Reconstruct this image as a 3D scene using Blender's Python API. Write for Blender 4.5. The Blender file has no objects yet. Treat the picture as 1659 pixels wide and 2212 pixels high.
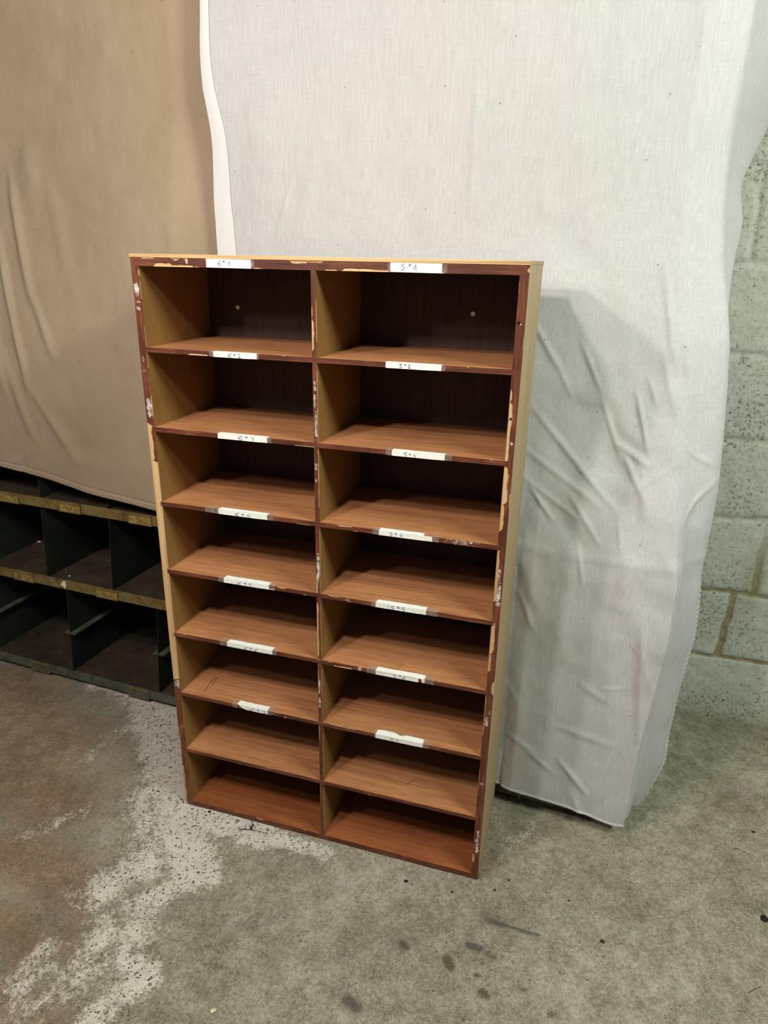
import bpy, math, random
import numpy as np
from mathutils import Matrix, Vector

random.seed(7)
rng = np.random.default_rng(11)
SC = bpy.context.scene
COL = SC.collection
PI = math.pi

# ------------------------------------------------------------------ camera
FPX = 1483.96
CAM = np.array([0.7918, -1.0859, 1.2010])
YAW, PITCH, ROLL = -0.2895, -0.3533, 0.0190


def cam_axes():
    cy, sy, cp, sp = math.cos(YAW), math.sin(YAW), math.cos(PITCH), math.sin(PITCH)
    F = np.array([sy * cp, cy * cp, sp])
    R = np.array([cy, -sy, 0.0])
    U = np.cross(R, F)
    c, s = math.cos(ROLL), math.sin(ROLL)
    return c * R + s * U, -s * R + c * U, F


AX, AU, AF = cam_axes()


def ray(px, py):
    return AF + (px - 829.5) / FPX * AX - (py - 1106) / FPX * AU


def at(px, py, y):
    """world point seen at that place of the photograph, at depth y"""
    d = ray(px, py)
    return CAM + d * (y - CAM[1]) / d[1]


def ground(px, py, z=0.0):
    d = ray(px, py)
    return CAM + d * (z - CAM[2]) / d[2]


cd = bpy.data.cameras.new('camera')
co = bpy.data.objects.new('camera', cd)
COL.objects.link(co)
m = Matrix.Identity(4)
for i in range(3):
    m[i][0], m[i][1], m[i][2], m[i][3] = AX[i], AU[i], -AF[i], CAM[i]
co.matrix_world = m
cd.sensor_fit = 'HORIZONTAL'
cd.sensor_width = 36
cd.lens = FPX / 1659 * 36
cd.clip_start = 0.02
SC.camera = co


# ------------------------------------------------------------------ helpers
def lin(c):
    o = []
    for v in c:
        v /= 255.0
        o.append(v / 12.92 if v <= .04045 else ((v + .055) / 1.055) ** 2.4)
    return (o[0], o[1], o[2], 1.0)


def tag(o, label=None, cat=None, group=None, kind=None):
    if label: o['label'] = label
    if cat: o['category'] = cat
    if group: o['group'] = group
    if kind: o['kind'] = kind
    return o


def empty(name, loc, rz=0.0):
    o = bpy.data.objects.new(name, None)
    COL.objects.link(o)
    o.location = loc
    o.rotation_euler = (0, 0, rz)
    o.empty_display_size = .1
    return o


def link(name, verts, faces, mats, mids=None, parent=None, smooth=False, attrs=None, off=(0, 0, 0)):
    me = bpy.data.meshes.new(name)
    V = np.asarray(verts, float) - np.asarray(off, float)
    me.from_pydata([tuple(v) for v in V], [], [tuple(int(i) for i in f) for f in faces])
    for mm in mats:
        me.materials.append(mm)
    if mids is not None:
        me.polygons.foreach_set('material_index', np.asarray(mids, np.int32))
    if smooth:
        me.polygons.foreach_set('use_smooth', np.ones(len(me.polygons), bool))
    for k, a in (attrs or {}).items():
        at_ = me.attributes.new(k, 'FLOAT', 'POINT')
        at_.data.foreach_set('value', np.asarray(a, np.float32))
    me.update()
    o = bpy.data.objects.new(name, me)
    COL.objects.link(o)
    if parent is not None:
        o.parent = parent
    return o


def grid_mesh(name, P, mats, parent=None, attrs=None, smooth=True, off=(0, 0, 0), flip=False):
    """P: (n, m, 3) array of points"""
    n, mm = P.shape[:2]
    idx = np.arange(n * mm).reshape(n, mm)
    F = np.stack([idx[:-1, :-1], idx[:-1, 1:], idx[1:, 1:], idx[1:, :-1]], -1).reshape(-1, 4)
    if flip:
        F = F[:, ::-1]
    V = (P.reshape(-1, 3) - np.asarray(off)).astype(np.float32)
    me = bpy.data.meshes.new(name)
    me.vertices.add(len(V))
    me.vertices.foreach_set('co', V.ravel())
    me.loops.add(F.size)
    me.loops.foreach_set('vertex_index', F.ravel().astype(np.int32))
    me.polygons.add(len(F))
    me.polygons.foreach_set('loop_start', np.arange(0, F.size, 4, dtype=np.int32))
    me.polygons.foreach_set('loop_total', np.full(len(F), 4, np.int32))
    me.update(calc_edges=True)
    if smooth:
        me.polygons.foreach_set('use_smooth', np.ones(len(F), bool))
    for mt in mats:
        me.materials.append(mt)
    for k, a in (attrs or {}).items():
        at_ = me.attributes.new(k, 'FLOAT', 'POINT')
        at_.data.foreach_set('value', np.asarray(a, np.float32).ravel())
    me.validate()
    o = bpy.data.objects.new(name, me)
    COL.objects.link(o)
    if parent is not None:
        o.parent = parent
    return o


class MB:
    """collects boxes, ribbons and prisms into one mesh"""
    def __init__(s):
        s.v, s.f, s.m = [], [], []

    def box(s, a, b, mats=(0,) * 6, shear=0.0):
        # mats order: front(-y) back left right bottom top
        (x0, y0, z0), (x1, y1, z1) = a, b
        n = len(s.v)
        for x, y, z in ((x0, y0, z0), (x1, y0, z0), (x1, y1, z0), (x0, y1, z0), (x0, y0, z1), (x1, y0, z1), (x1, y1, z1), (x0, y1, z1)):
            s.v.append((x + shear * z, y, z))
        for q, mi in zip(((0, 1, 5, 4), (2, 3, 7, 6), (3, 0, 4, 7), (1, 2, 6, 5), (3, 2, 1, 0), (4, 5, 6, 7)), mats):
            s.f.append([n + i for i in q]); s.m.append(mi)
        return s

    def poly(s, pts, mi=0):
        n = len(s.v)
        s.v += [tuple(p) for p in pts]
        s.f.append(list(range(n, n + len(pts)))); s.m.append(mi)
        return s

    def slab(s, pts, d, mi=0):
        """polygon extruded by vector d"""
        n = len(s.v); k = len(pts)
        d = np.asarray(d)
        s.v += [tuple(p) for p in pts] + [tuple(np.asarray(p) + d) for p in pts]
        s.f.append([n + i for i in range(k)]); s.m.append(mi)
        s.f.append([n + k + i for i in range(k)][::-1]); s.m.append(mi)
        for i in range(k):
            j = (i + 1) % k
            s.f.append([n + j, n + i, n + k + i, n + k + j]); s.m.append(mi)
        return s

    def tube(s, pts, r, k=6, mi=0):
        pts = [Vector(p) for p in pts]
        n0 = len(s.v)
        for i, p in enumerate(pts):
            t = (pts[min(i + 1, len(pts) - 1)] - pts[max(i - 1, 0)]).normalized()
            a = t.orthogonal().normalized(); b = t.cross(a)
            rr = r[i] if isinstance(r, (list, tuple)) else r
            for j in range(k):
                q = p + (a * math.cos(2 * PI * j / k) + b * math.sin(2 * PI * j / k)) * rr
                s.v.append(tuple(q))
        for i in range(len(pts) - 1):
            for j in range(k):
                s.f.append([n0 + i * k + j, n0 + i * k + (j + 1) % k, n0 + (i + 1) * k + (j + 1) % k, n0 + (i + 1) * k + j]); s.m.append(mi)
        s.f.append([n0 + j for j in range(k)][::-1]); s.m.append(mi)
        e = n0 + (len(pts) - 1) * k
        s.f.append([e + j for j in range(k)]); s.m.append(mi)
        return s

    def build(s, name, mats, parent=None, off=(0, 0, 0), smooth=False, bevel=0.0):
        o = link(name, s.v, s.f, mats, s.m, parent, smooth, off=off)
        if bevel:
            b = o.modifiers.new('bevel', 'BEVEL'); b.width = bevel; b.segments = 2; b.limit_method = 'ANGLE'
        return o


def smooth01(x):
    x = np.clip(x, 0, 1)
    return x * x * (3 - 2 * x)


def vnoise(x, y, seed=0):
    """smooth value noise on arrays"""
    r = np.random.default_rng(seed)
    T = r.random((64, 64))
    xi, yi = np.floor(x).astype(int), np.floor(y).astype(int)
    fx, fy = smooth01(x - xi), smooth01(y - yi)
    g = lambda a, b: T[a % 64, b % 64]
    return (g(xi, yi) * (1 - fx) * (1 - fy) + g(xi + 1, yi) * fx * (1 - fy) + g(xi, yi + 1) * (1 - fx) * fy + g(xi + 1, yi + 1) * fx * fy)


def fbm(x, y, seed=0, oct=4):
    a, s, t = 1.0, 0.0, 0.0
    for i in range(oct):
        s = s + a * vnoise(x * 2 ** i + 17.3 * i, y * 2 ** i + 5.1 * i, seed + i)
        t += a; a *= .5
    return s / t


def seg_dist(X, Y, a, b):
    """distance to a segment and position along it"""
    ax, ay = a; bx, by = b
    dx, dy = bx - ax, by - ay
    L = dx * dx + dy * dy + 1e-12
    t = np.clip(((X - ax) * dx + (Y - ay) * dy) / L, 0, 1)
    return np.hypot(X - ax - t * dx, Y - ay - t * dy), t


# ------------------------------------------------------------------ materials
class NT:
    def __init__(s, name, rough=.7, spec=.3):
        s.mat = bpy.data.materials.new(name)
        s.mat.use_nodes = True
        s.t = s.mat.node_tree
        s.t.nodes.clear()
        s.out = s.t.nodes.new('ShaderNodeOutputMaterial')
        s.b = s.t.nodes.new('ShaderNodeBsdfPrincipled')
        s.t.links.new(s.b.outputs[0], s.out.inputs[0])
        s.b.inputs['Roughness'].default_value = rough
        s.b.inputs['Specular IOR Level'].default_value = spec
        s.co = s.t.nodes.new('ShaderNodeTexCoord').outputs['Object']

    def n(s, typ, **k):
        x = s.t.nodes.new(typ)
        for a, b in k.items():
            setattr(x, a, b)
        return x

    def l(s, a, b):
        s.t.links.new(a, b)

    def val(s, sock, v):
        if hasattr(v, 'is_linked') or isinstance(v, bpy.types.NodeSocket):
            s.l(v, sock)
        else:
            sock.default_value = v

    def map(s, scale=(1, 1, 1), loc=(0, 0, 0), rot=(0, 0, 0), vec=None):
        x = s.n('ShaderNodeMapping')
        s.l(vec or s.co, x.inputs[0])
        x.inputs['Scale'].default_value = scale
        x.inputs['Location'].default_value = loc
        x.inputs['Rotation'].default_value = rot
        return x.outputs[0]

    def noise(s, scale, detail=4, rough=.6, vec=None, dist=0.0):
        x = s.n('ShaderNodeTexNoise')
        s.l(vec or s.co, x.inputs['Vector'])
        x.inputs['Scale'].default_value = scale
        x.inputs['Detail'].default_value = detail
        x.inputs['Roughness'].default_value = rough
        x.inputs['Distortion'].default_value = dist
        return x.outputs['Fac']

    def voro(s, scale, vec=None, feature='F1', rnd=1.0):
        x = s.n('ShaderNodeTexVoronoi', feature=feature)
        s.l(vec or s.co, x.inputs['Vector'])
        x.inputs['Scale'].default_value = scale
        x.inputs['Randomness'].default_value = rnd
        return x

    def math(s, op, a, b=0.0, c=None):
        x = s.n('ShaderNodeMath', operation=op)
        s.val(x.inputs[0], a); s.val(x.inputs[1], b)
        if c is not None: s.val(x.inputs[2], c)
        return x.outputs[0]

    def step(s, v, lo, hi, smooth=True):
        x = s.n('ShaderNodeMapRange', interpolation_type='SMOOTHSTEP' if smooth else 'LINEAR')
        s.val(x.inputs[0], v)
        x.inputs[1].default_value = lo; x.inputs[2].default_value = hi
        return x.outputs[0]

    def ramp(s, v, stops):
        x = s.n('ShaderNodeValToRGB')
        s.l(v, x.inputs[0])
        e = x.color_ramp.elements
        while len(e) < len(stops):
            e.new(.5)
        for el, (p, c) in zip(e, stops):
            el.position = p; el.color = c
        return x.outputs[0]

    def mix(s, f, a, b, mode='MIX'):
        x = s.n('ShaderNodeMix', data_type='RGBA', blend_type=mode)
        s.val(x.inputs[0], f); s.val(x.inputs[6], a); s.val(x.inputs[7], b)
        return x.outputs[2]

    def attr(s, name):
        x = s.n('ShaderNodeAttribute', attribute_name=name)
        return x.outputs['Fac']

    def base(s, c):
        s.val(s.b.inputs['Base Color'], c)
        return s

    def bump(s, h, strength=.3, dist=.002):
        x = s.n('ShaderNodeBump')
        s.l(h, x.inputs['Height'])
        x.inputs['Strength'].default_value = strength
        x.inputs['Distance'].default_value = dist
        s.l(x.outputs[0], s.b.inputs['Normal'])
        return s


def wood(name, dark, mid, light, axis='x', rough=.5, fine=1.0, spec=.35, blotch=.35, coat=0.0):
    t = NT(name, rough, spec)
    sc = {'x': (3.0, 62, 62), 'z': (62, 62, 3.0), 'y': (62, 3.0, 62)}[axis]
    sf = {'x': (16, 330, 330), 'z': (330, 330, 16), 'y': (330, 16, 330)}[axis]
    big = t.noise(1.6 * fine, 5, .6, t.map(sc), .6)
    fin = t.noise(1.3 * fine, 3, .7, t.map(sf))
    blo = t.noise(5, 3, .6)
    f = t.math('ADD', t.math('MULTIPLY', big, .42), t.math('MULTIPLY', fin, .42))
    f = t.math('ADD', f, t.math('MULTIPLY', blo, blotch))
    c = t.ramp(t.step(f, .38, .86, False), [(0, lin(dark)), (.5, lin(mid)), (1, lin(light))])
    # open pores: short dark dashes along the grain
    pore = t.step(t.noise(1.0, 1, .5, t.map([v * (1.6 if v > 50 else 2.5) for v in sf])), .66, .76)
    c = t.mix(t.math('MULTIPLY', pore, .35), c, lin([v * .55 for v in dark]))
    t.base(c)
    t.bump(fin, .12, .0006)
    return t


BARE = lin((222, 190, 140))

M = {}
M['shelf'] = wood('shelf_mahogany', (132, 86, 54), (180, 122, 81), (208, 151, 105), 'x', .45).mat
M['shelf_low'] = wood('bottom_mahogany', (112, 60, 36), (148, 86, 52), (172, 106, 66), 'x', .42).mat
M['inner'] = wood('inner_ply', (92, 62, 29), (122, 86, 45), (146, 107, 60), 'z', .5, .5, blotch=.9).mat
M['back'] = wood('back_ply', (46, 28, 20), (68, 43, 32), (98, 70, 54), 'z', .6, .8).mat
M['outer'] = wood('outer_ply', (152, 126, 90), (182, 156, 118), (200, 176, 140), 'z', .55, .7, blotch=.2).mat
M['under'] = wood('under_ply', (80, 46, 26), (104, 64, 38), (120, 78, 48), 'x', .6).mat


def edge_mat(name, axis):
    t = NT(name, .5, .35)
    sf = {'x': (14, 260, 260), 'z': (260, 260, 14)}[axis]
    g = t.noise(1.2, 4, .7, t.map(sf), .3)
    blo = t.noise(14, 4, .6)
    f = t.math('ADD', t.math('MULTIPLY', g, .6), t.math('MULTIPLY', blo, .4))
    stain = t.ramp(t.step(f, .3, .72, False), [(0, lin((50, 22, 14))), (.5, lin((100, 52, 35))), (1, lin((154, 92, 64)))])
    ply = {'x': (5, 5, 420), 'z': (420, 5, 5)}[axis]
    bw = t.noise(1.0, 3, .6, t.map(ply), .8)
    bare = t.ramp(bw, [(.25, lin((176, 132, 86))), (.5, lin((206, 168, 120))), (.75, lin((222, 190, 146)))])
    jag = t.math('MULTIPLY', t.math('SUBTRACT', t.noise(240, 4, .7), .5), .6)
    fb = t.step(t.math('ADD', t.attr('bare'), jag), .44, .56)
    c = t.mix(fb, stain, bare)
    rn = t.noise(150, 5, .75)
    fr = t.step(t.math('ADD', t.attr('residue'), t.math('MULTIPLY', t.math('SUBTRACT', rn, .5), 2.4)), .52, .66)
    c = t.mix(t.math('MULTIPLY', fr, .85), c, t.ramp(t.noise(90, 4), [(.35, lin((128, 110, 102))), (.62, lin((226, 218, 212)))]))
    t.base(c)
    t.bump(t.math('ADD', t.math('MULTIPLY', g, .5), t.math('MULTIPLY', fb, -.8)), .35, .0008)
    return t.mat


M['edge_x'] = edge_mat('stained_edge_long', 'x')
M['edge_z'] = edge_mat('stained_edge_upright', 'z')


def ply_strip():
    t = NT('raw_ply_edge', .6, .25)
    g = t.noise(1.0, 4, .6, t.map((4, 60, 700)), .7)
    c = t.ramp(g, [(.3, lin((150, 108, 62))), (.5, lin((202, 166, 116))), (.7, lin((222, 192, 146)))])
    t.base(c)
    return t.mat


M['ply'] = ply_strip()


def plain(name, c, rough=.7, spec=.3, var=.12, scale=40, metal=0.0):
    t = NT(name, rough, spec)
    a = lin([max(0, v * (1 - var)) for v in c]); b = lin([min(255, v * (1 + var)) for v in c])
    t.base(t.ramp(t.noise(scale, 4, .6), [(.3, a), (.7, b)]))
    t.b.inputs['Metallic'].default_value = metal
    return t.mat


M['paper'] = plain('label_paper', (238, 236, 228), .75, .2, .025, 120)
M['ink'] = plain('blue_ink', (40, 86, 186), .6, .2, .2, 300)
M['faded_ink'] = plain('faded_blue_ink', (92, 130, 186), .6, .2, .15, 300)
M['print'] = plain('grey_print', (110, 104, 100), .7, .2, .2, 500)
M['scratch'] = plain('dark_scratch', (70, 38, 22), .7, .2, .2, 300)
M['hole_white'] = plain('white_hole_disc', (250, 247, 240), .6, .3, .05, 200)  # disc colour imitating the white sheet seen through a hole
M['hole'] = plain('dark_hole', (24, 16, 12), .9, .1, .2, 200)
M['white_chip'] = plain('white_plaster', (226, 212, 200), .85, .2, .06, 200)
M['yellow_flake'] = plain('pale_yellow_flake', (214, 204, 152), .8, .2, .1, 200)
M['black_bit'] = plain('black_bit', (26, 25, 24), .7, .25, .3, 300)
M['brown_bit'] = plain('brown_bit', (66, 50, 38), .8, .2, .3, 300)
M['thread'] = plain('pale_thread', (216, 210, 190), .9, .1, .05, 200)


def tape_mat():
    t = NT('clear_tape', .28, .5)
    t.base(t.ramp(t.noise(160, 4, .7), [(.35, lin((176, 160, 146))), (.65, lin((222, 214, 204)))]))
    a = t.ramp(t.noise(220, 5, .7), [(.35, (.05, .05, .05, 1)), (.7, (.22, .22, .22, 1))])
    t.l(a, t.b.inputs['Alpha'])
    t.bump(t.noise(180, 3), .3, .0006)
    return t.mat


M['tape'] = tape_mat()


def metal_inner():
    t = NT('dark_green_enamel', .55, .3)
    n = t.noise(9, 5, .65)
    f = t.noise(240, 3, .6)
    c = t.ramp(n, [(.3, lin((24, 30, 26))), (.6, lin((36, 44, 38))), (.8, lin((48, 48, 38)))])
    t.base(t.mix(t.math('MULTIPLY', t.step(f, .62, .74), .3), c, lin((96, 92, 76))))
    return t.mat


def metal_floor():
    t = NT('dusty_steel_floor', .85, .2)
    n = t.noise(12, 6, .7)
    f = t.noise(260, 3, .7)
    c = t.ramp(n, [(.3, lin((44, 36, 28))), (.55, lin((66, 54, 42))), (.8, lin((84, 72, 58)))])
    t.base(t.mix(t.math('MULTIPLY', t.step(f, .6, .72), .45), c, lin((128, 114, 94))))
    return t.mat


def metal_lip(name, rusty):
    t = NT(name, .55, .4)
    n = t.noise(26, 6, .7, None, .6)
    g = t.noise(90, 5, .7)
    c = t.ramp(n, [(.3, lin((70, 46, 24))), (.42, lin((112, 86, 46))), (.55, lin((122, 104, 62))), (.7, lin((120, 114, 80)))] if rusty else
               [(.3, lin((62, 58, 42))), (.5, lin((84, 88, 74))), (.7, lin((98, 104, 92)))])
    r = t.step(g, .56, .7)
    t.base(t.mix(t.math('MULTIPLY', r, .55), c, lin((84, 54, 28))))
    t.bump(g, .2, .0008)
    return t.mat


M['steel'] = metal_inner()
M['steel_floor'] = metal_floor()
M['lip'] = metal_lip('rusty_lip', True)
M['lip_low'] = metal_lip('grey_lip', False)
M['holder'] = metal_lip('rusty_holder', True)


def card_mat():
    t = NT('yellowed_card', .7, .3)
    n = t.noise(60, 5, .7)
    t.base(t.ramp(n, [(.3, lin((90, 62, 30))), (.5, lin((140, 116, 64))), (.7, lin((178, 158, 102)))]))
    return t.mat


M['card'] = card_mat()


def cloth(name, c, dark, weave=1400, slub=.5, trans=0.0, blot=.1, rough=.95, specks=None):
    t = NT(name, rough, .08)
    v = t.noise(1.0, 3, .7, t.map((300, 300, 26)))
    h = t.noise(1.0, 3, .7, t.map((24, 24, 420)))
    b = t.noise(3.2, 4, .55)
    fine = t.noise(weave, 2, .6)
    f = t.math('ADD', t.math('MULTIPLY', v, .55 * slub), t.math('MULTIPLY', h, .25 * slub))
    f = t.math('ADD', f, t.math('MULTIPLY', b, blot))
    f = t.math('ADD', f, t.math('MULTIPLY', fine, .2 * slub))
    mid = .5 * (slub + blot)
    cc = t.ramp(t.step(f, mid - .22 * (slub + blot), mid + .22 * (slub + blot), False), [(0, lin(dark)), (1, lin(c))])
    if specks:
        d = t.voro(26).outputs['Distance']
        cc = t.mix(t.math('MULTIPLY', t.step(d, .05, .028), .8), cc, lin(specks))
    t.base(cc)
    t.bump(t.math('ADD', v, t.math('MULTIPLY', h, .6)), .25, .0006)
    if trans:
        tr = t.n('ShaderNodeBsdfTranslucent')
        t.l(cc, tr.inputs[0])
        mx = t.n('ShaderNodeMixShader')
        mx.inputs[0].default_value = trans
        t.l(t.b.outputs[0], mx.inputs[1]); t.l(tr.outputs[0], mx.inputs[2])
        t.l(mx.outputs[0], t.out.inputs[0])
    return t.mat


M['sheet'] = cloth('white_cotton', (220, 215, 215), (184, 181, 182), trans=.12, slub=.6, blot=.1, specks=(112, 110, 108))
M['sheet_hem'] = cloth('white_cotton_double', (222, 219, 218), (212, 209, 208), slub=.4, blot=.08)
M['brown'] = cloth('brown_canvas', (172, 153, 131), (145, 125, 103), slub=.4, blot=.5, specks=(104, 80, 60))


def floor_mat():
    t = NT('worn_concrete', .8, .3)
    n1 = t.noise(3.2, 7, .68)
    n2 = t.noise(22, 7, .72)
    n3 = t.noise(150, 6, .92)
    n4 = t.noise(520, 3, .9)
    f = t.math('ADD', t.math('MULTIPLY', n1, .22), t.math('ADD', t.math('MULTIPLY', n2, .25), t.math('MULTIPLY', n3, .45)))
    f = t.math('ADD', t.math('SUBTRACT', f, .08), t.math('MULTIPLY', n4, .28))
    grey = t.ramp(t.step(f, .42, .62, False), [(0, lin((92, 82, 66))), (.5, lin((150, 140, 122))), (1, lin((194, 185, 169)))])
    brown = t.ramp(t.step(f, .4, .64, False), [(0, lin((92, 72, 54))), (.5, lin((136, 112, 90))), (1, lin((184, 163, 140)))])
    pale = t.ramp(t.step(f, .4, .64, False), [(0, lin((170, 156, 142))), (.5, lin((212, 203, 190))), (1, lin((236, 230, 219)))])
    jag = t.math('ADD', t.math('MULTIPLY', t.math('SUBTRACT', n2, .5), 1.6), t.math('MULTIPLY', t.math('SUBTRACT', n3, .5), 2.2))
    fb = t.step(t.math('ADD', t.attr('dirt'), t.math('MULTIPLY', jag, .95)), .25, .95)
    fp = t.step(t.math('ADD', t.attr('pale'), t.math('MULTIPLY', jag, .65)), .38, .72)
    c = t.mix(fb, grey, brown)
    c = t.mix(fp, c, pale)
    # dark aggregate grains where the screed is worn, small pits elsewhere
    wv = t.n('ShaderNodeVectorMath', operation='ADD')
    nz_ = t.n('ShaderNodeTexNoise'); nz_.inputs['Scale'].default_value = 160; t.l(t.co, nz_.inputs['Vector'])
    sv = t.n('ShaderNodeVectorMath', operation='SCALE'); t.l(nz_.outputs['Color'], sv.inputs[0]); sv.inputs['Scale'].default_value = .006
    t.l(t.co, wv.inputs[0]); t.l(sv.outputs[0], wv.inputs[1])
    for sc_, lo, hi, amt, gl, colr in ((88, .30, .26, .75, .52, (92, 82, 70)), (150, .30, .24, .8, .48, (70, 60, 48)), (60, .26, .22, .45, .55, (128, 116, 102))):
        vo = t.voro(sc_, wv.outputs[0])
        g = t.step(vo.outputs['Distance'], lo, hi)
        gm = t.step(t.noise(30 + sc_ * .2, 3, .7), gl - .03, gl + .03)
        c = t.mix(t.math('MULTIPLY', t.math('MULTIPLY', g, gm), t.math('ADD', t.math('MULTIPLY', fp, amt), .16)), c, lin(colr))
    st = t.step(t.noise(9, 8, .82, None, .4), .55, .70)
    c = t.mix(t.math('MULTIPLY', st, .38), c, lin((104, 90, 68)))
    v2 = t.voro(300, wv.outputs[0])
    c = t.mix(t.math('MULTIPLY', t.step(v2.outputs['Distance'], .26, .20), t.math('MULTIPLY', t.step(t.noise(45, 4, .7), .5, .56), .72)), c, lin((62, 53, 42)))
    v4 = t.voro(105, wv.outputs[0])
    c = t.mix(t.math('MULTIPLY', t.step(v4.outputs['Distance'], .20, .16), t.math('MULTIPLY', t.step(t.noise(30, 4, .7), .52, .57), .7)), c, lin((66, 56, 44)))
    v3 = t.voro(240, t.map((1, 1, 1), (3.1, 1.7, 0)))
    c = t.mix(t.math('MULTIPLY', t.step(v3.outputs['Distance'], .17, .1), .6), c, lin((216, 208, 192)))
    # oil spots
    fs = t.step(t.math('ADD', t.attr('oil'), t.math('MULTIPLY', jag, .95)), .58, .9)
    c = t.mix(t.math('MULTIPLY', fs, .75), c, lin((62, 50, 38)))
    fk = t.step(t.math('ADD', t.attr('paint'), t.math('MULTIPLY', jag, 1.0)), .5, .7)
    c = t.mix(t.math('MULTIPLY', fk, .8), c, lin((70, 72, 72)))
    t.base(c)
    t.bump(t.math('ADD', t.math('MULTIPLY', n2, .5), t.math('ADD', t.math('MULTIPLY', n3, .9), t.math('MULTIPLY', n4, .3))), .6, .003)
    return t.mat


M['floor'] = floor_mat()


def wall_mat():
    t = NT('painted_block', .85, .25)
    n1 = t.noise(5, 5, .6)
    n2 = t.noise(105, 6, .8)
    n3 = t.noise(260, 3, .75)
    f = t.math('ADD', t.math('MULTIPLY', n1, .4), t.math('MULTIPLY', n2, .6))
    face = t.ramp(t.step(f, .36, .64, False), [(0, lin((166, 166, 152))), (.5, lin((200, 200, 189))), (1, lin((214, 213, 204)))])
    pit = t.step(t.math('ADD', n2, t.math('MULTIPLY', t.math('SUBTRACT', n1, .5), .35)), .40, .33)
    pit2 = t.step(n3, .34, .29)
    pits = t.math('MAXIMUM', pit, pit2)
    c = t.mix(t.math('MULTIPLY', pits, .8), face, lin((84, 82, 68)))
    mort = t.ramp(t.noise(40, 5, .7), [(.3, lin((112, 98, 66))), (.6, lin((160, 148, 114))), (.75, lin((186, 178, 150)))])
    fm = t.step(t.math('ADD', t.attr('mortar'), t.math('MULTIPLY', t.math('SUBTRACT', n2, .5), .9)), .4, .7)
    painted = t.step(t.attr('low'), .35, .75)
    c = t.mix(t.math('MULTIPLY', fm, t.math('ADD', t.math('MULTIPLY', painted, .85), .08)), c, mort)
    damp = t.step(t.math('ADD', t.attr('damp'), t.math('MULTIPLY', t.math('SUBTRACT', n1, .5), .9)), .35, .85)
    c = t.mix(t.math('MULTIPLY', damp, .55), c, lin((146, 130, 88)))
    t.base(c)
    t.bump(t.math('SUBTRACT', t.math('MULTIPLY', n2, .8), t.math('MULTIPLY', pits, 1.0)), .6, .004)
    return t.mat


M['wall'] = wall_mat()

# ------------------------------------------------------------------ floor
WALL_Y = .744


def axis(lo, hi, a, b, fine, coarse):
    l = list(np.arange(lo, a, coarse)) + list(np.arange(a, b, fine)) + list(np.arange(b, hi + coarse, coarse))
    return np.array(l)


gx = axis(-3.2, 3.4, -1.15, 1.75, .006, .25)
gy = axis(-3.4, WALL_Y, -.62, WALL_Y, .006, .25)
gy = np.unique(np.clip(gy, None, WALL_Y))
X, Y = np.meshgrid(gx, gy)


def blobs(lst):
    """list of (px0,py0,px1,py1,width m,amount) capsules measured on the floor"""
    out = np.zeros_like(X)
    for a0, b0, a1, b1, w, k in lst:
        p, q = ground(a0, b0), ground(a1, b1)
        d, _ = seg_dist(X, Y, p[:2], q[:2])
        out = np.maximum(out, k * np.exp(-(d / w) ** 2))
    return out


pale = blobs([(330, 1500, 390, 1720, .085, 1.0), (220, 1470, 330, 1500, .06, .8), (400, 1740, 560, 1800, .05, 1.0), (380, 1780, 420, 1880, .07, .9),
              (560, 1800, 700, 1840, .03, .8), (300, 1720, 330, 1830, .06, .62), (310, 1950, 290, 2030, .05, .7), (270, 2050, 320, 2110, .035, .75),
              (230, 2000, 160, 2120, .06, .62), (300, 2120, 200, 2200, .05, .68), (90, 2060, 40, 2130, .05, .55), (50, 1800, 180, 1750, .03, .5),
              (440, 1880, 350, 1930, .035, .85), (320, 1860, 220, 1920, .07, .7), (150, 2130, 60, 2180, .05, .5), (1090, 1820, 1150, 1790, .02, .55),
              (250, 2130, 330, 2090, .03, .7), (40, 2130, 100, 2090, .03, .6), (180, 1640, 270, 1570, .05, .42)])
dirt = blobs([(0, 1480, 120, 1620, .16, 1.0), (40, 1640, 120, 1740, .12, 1.0), (30, 1830, 140, 1900, .09, 1.0), (120, 1900, 180, 1960, .06, .8),
              (20, 1980, 60, 2050, .06, .9), (150, 2010, 170, 2060, .04, .8), (0, 2150, 120, 2212, .08, .7), (240, 1560, 270, 1720, .08, .55),
              (340, 1560, 280, 1620, .05, .45), (430, 1640, 330, 1650, .03, .2), (1180, 1770, 1300, 1850, .05, .35), (720, 2050, 760, 1990, .05, .3)])
oil = blobs([(868, 2036, 876, 2042, .014, 1.0), (965, 2070, 972, 2086, .014, 1.0), (1052, 2058, 1068, 2068, .009, 1.0), (1040, 2143, 1050, 2148, .014, 1.0),
             (750, 2158, 768, 2172, .02, .95), (1120, 2134, 1136, 2136, .009, .9), (1192, 2186, 1204, 2192, .014, .8), (1226, 2190, 1228, 2196, .01, .7),
             (1548, 2182, 1558, 2176, .014, .6), (1053, 2124, 1056, 2127, .007, .9), (1028, 2106, 1036, 2108, .008, .9), (800, 1992, 798, 2004, .02, .6),
             (795, 1958, 800, 1964, .02, .55), (872, 2075, 876, 2085, .012, .6), (1220, 2156, 1226, 2158, .012, .55), (440, 2140, 452, 2146, .012, .7),
             (655, 2150, 660, 2156, .012, .7), (690, 1965, 680, 1985, .02, .5), (260, 1905, 280, 1895, .02, .6), (1256, 2048, 1258, 2050, .008, .7),
             (170, 2030, 175, 2036, .02, .6), (60, 2040, 66, 2048, .02, .6), (1640, 1960, 1650, 1975, .008, .9)])
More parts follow.
